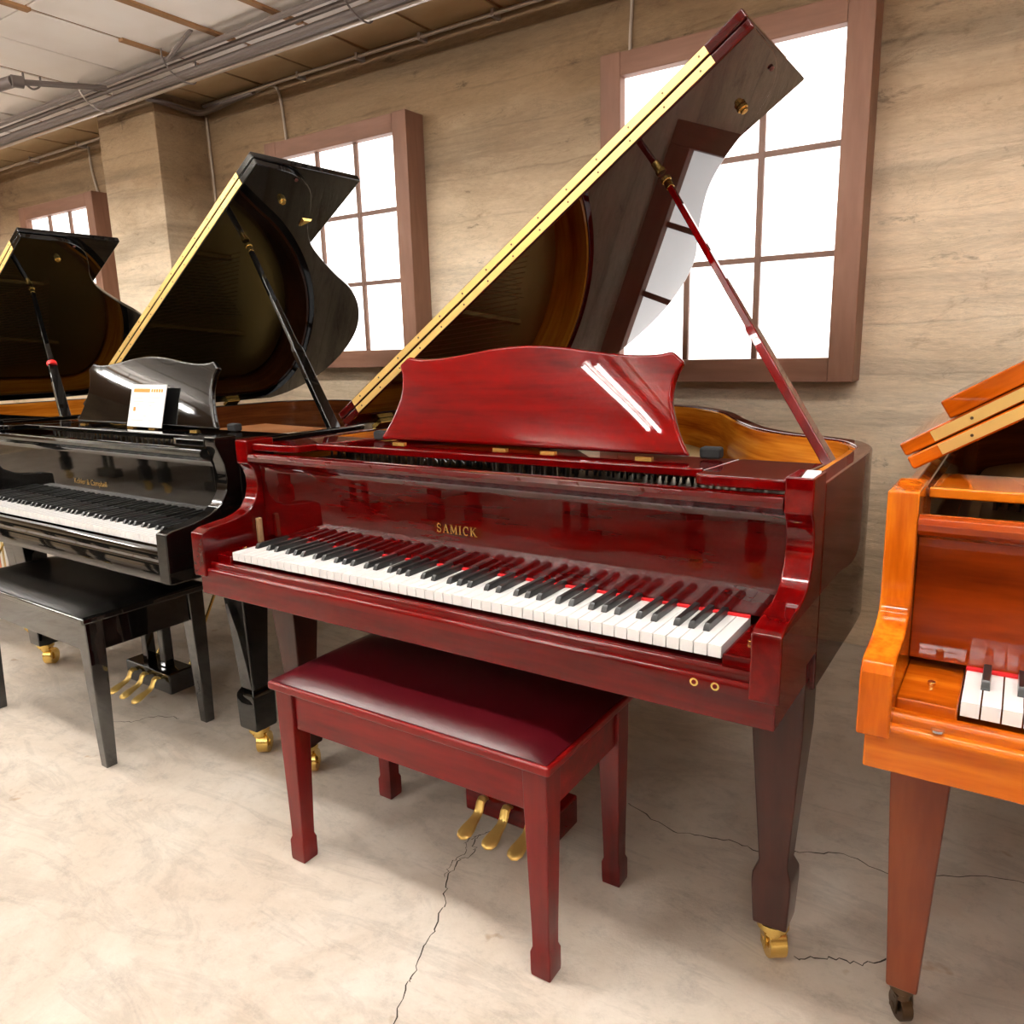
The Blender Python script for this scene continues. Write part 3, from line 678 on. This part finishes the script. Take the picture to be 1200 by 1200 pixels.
for x, m, lb in ((-1.45, PIPE, 'dark wire hanger looped under the pipes near the wall-top conduit'), (-2.66, PIPE, 'dark wire hanger under the pipes beside the diagonal strap'), (-3.42, CONDUIT, 'bright bent wire hanger under the pipes in front of the pillar')):
    bm = bmesh.new(); tube(bm, crom([(x, 1.362, ZC), (x, 1.364, 2.60), (x, 1.40, 2.555), (x, 1.465, 2.525), (x, 1.525, 2.526), (x, 1.545, 2.56), (x, 1.546, ZC)], 3), .004, 6)
    tag(finish('pipe_hanger', bm, m), lb, 'hanger')
pipe('brace_strap', 'grey diagonal strap from the ceiling boards to the pipes', [(-2.355, 1.318, ZC), (-2.60, 1.355, 2.585)], .010, PIPE, 'strap', 6)
cd_ = tag(bpy.data.objects.new('wall_conduit', None), 'slim metal conduit along the wall top right of the pillar', 'conduit'); link(cd_); cd_.location = (-1.2, 1.955, 2.612)
bm = bmesh.new(); tube(bm, [(-2.02, .03, .01), (-1.85, 0, 0), (-1.2, 0, .004), (3, 0, 0), (5.7, 0, 0)], .009, 8); finish('tube', bm, CONDUIT, cd_)
for x in (-2.37, -1.94, -1.537, -1.12, -.72, -.3): box('clip', x+1.2-.008, x+1.2+.008, -.012, .045, -.012, .020, CONDUIT, cd_)
cd2 = tag(bpy.data.objects.new('wall_conduit', None), 'slim metal conduit along the wall top beyond the pillar', 'conduit'); link(cd2); cd2.location = (-6, 1.945, 2.612)
bm = bmesh.new(); tube(bm, [(-2.9, 0, 0), (2.18, 0, 0)], .010, 8); finish('tube', bm, CONDUIT, cd2)
for x in (-6.0, -5.2, -4.55): box('clip', x+6-.008, x+6+.008, -.013, .055, -.013, .020, CONDUIT, cd2)
bm = bmesh.new(); tube(bm, [(-.03, 0, .015), (.03, 0, .015)], .03, 8)
pipe('cable', 'dark cables sagging round the pillar corner under the ceiling', crom([(-3.26, 1.64, 2.60), (-3.22, 1.75, 2.585), (-3.215, 1.93, 2.575), (-3.10, 1.965, 2.585), (-2.95, 1.965, 2.60), (-2.75, 1.965, 2.61)], 5), .016, PIPE, 'cable', 8)
pipe('cable', 'pale cable dropping down the wall to the window beside the pillar', crom([(-2.75, 1.985, 2.612), (-2.62, 1.985, 2.622), (-2.57, 1.988, 2.58), (-2.55, 1.99, 2.45), (-2.54, 1.99, 2.31)], 5), .007, CABLE, 'cable', 6)
pipe('cable', 'thin cable running down to the top of the window behind the red piano', crom([(-.478, 1.99, 2.60), (-.479, 1.99, 2.5), (-.485, 1.99, 2.40), (-.486, 1.99, 2.31)], 4), .007, CABLE, 'cable', 6)
pipe('cable', 'thin cable down the pillar beside the wall corner', crom([(-3.205, 1.985, 2.56), (-3.20, 1.987, 2.2), (-3.19, 1.987, 1.7), (-3.19, 1.987, .9), (-3.19, 1.987, .02)], 4), .006, CABLE, 'cable', 6)
pipe('cable', 'short cable to the window beyond the pillar', crom([(-4.50, 1.985, 2.60), (-4.50, 1.988, 2.45), (-4.46, 1.99, 2.295)], 4), .007, CABLE, 'cable', 6)
# branch pipe with an elbow
bt = thing('branch_pipe', 'grey branch pipe with a stubby elbow meeting the ceiling bundle', 'pipe', (-3.18, .9, 2.47))
bm = bmesh.new(); tube(bm, [(0, .02, .02), (.0, .47, .10)], .014, 10); finish('stem', bm, PIPE, bt)
bm = bmesh.new(); tube(bm, [(-.10, -.02, .01), (.0, .01, .02)], .026, 12); tube(bm, [(0, -.0, .02), (.012, .05, .022)], .028, 12); finish('elbow', bm, PIPE, bt, .003, 1)
pipe('ceiling_hook', 'thin wire hook hanging from a ceiling joint', crom([(-3.5, 1.12, ZC), (-3.5, 1.125, 2.60), (-3.5, 1.16, 2.575), (-3.5, 1.20, 2.60), (-3.5, 1.205, ZC)], 5), .005, PIPE, 'hook', 6)

# ---------------------------------------------------------------- books standing on the floor under the far piano
bk = [(-3.93, .80, .24, .030, (.7, .25, .12)), (-3.892, .80, .26, .026, (.85, .82, .72)), (-3.862, .80, .22, .020, (.55, .35, .12)), (-3.832, .80, .25, .028, (.85, .82, .75)), (-3.80, .80, .20, .024, (.08, .04, .05))]
def book(x, y, hh, tk, c, label, lean=0):
    t = thing('book', label, 'book', (x, y, 0), 0, 'books standing on the floor')
    cm = simple('book_cover', c, .5)
    bm = bmesh.new(); B(bm, -tk/2, -tk/2+.003, 0, .17, 0, hh); B(bm, tk/2-.003, tk/2, 0, .17, 0, hh); B(bm, -tk/2+.003, tk/2-.003, 0, .003, 0, hh); finish('cover', bm, cm, t)
    box('pages', -tk/2+.0032, tk/2-.0032, .0035, .165, .003, hh-.004, PAPER, t)
nm = ['orange', 'cream', 'tan', 'white', 'black']
for (x, y, hh, tk, c), n_ in zip(bk, nm): book(x, y, hh, tk, c, '%s book upright on the floor under the piano by the pillar' % n_)
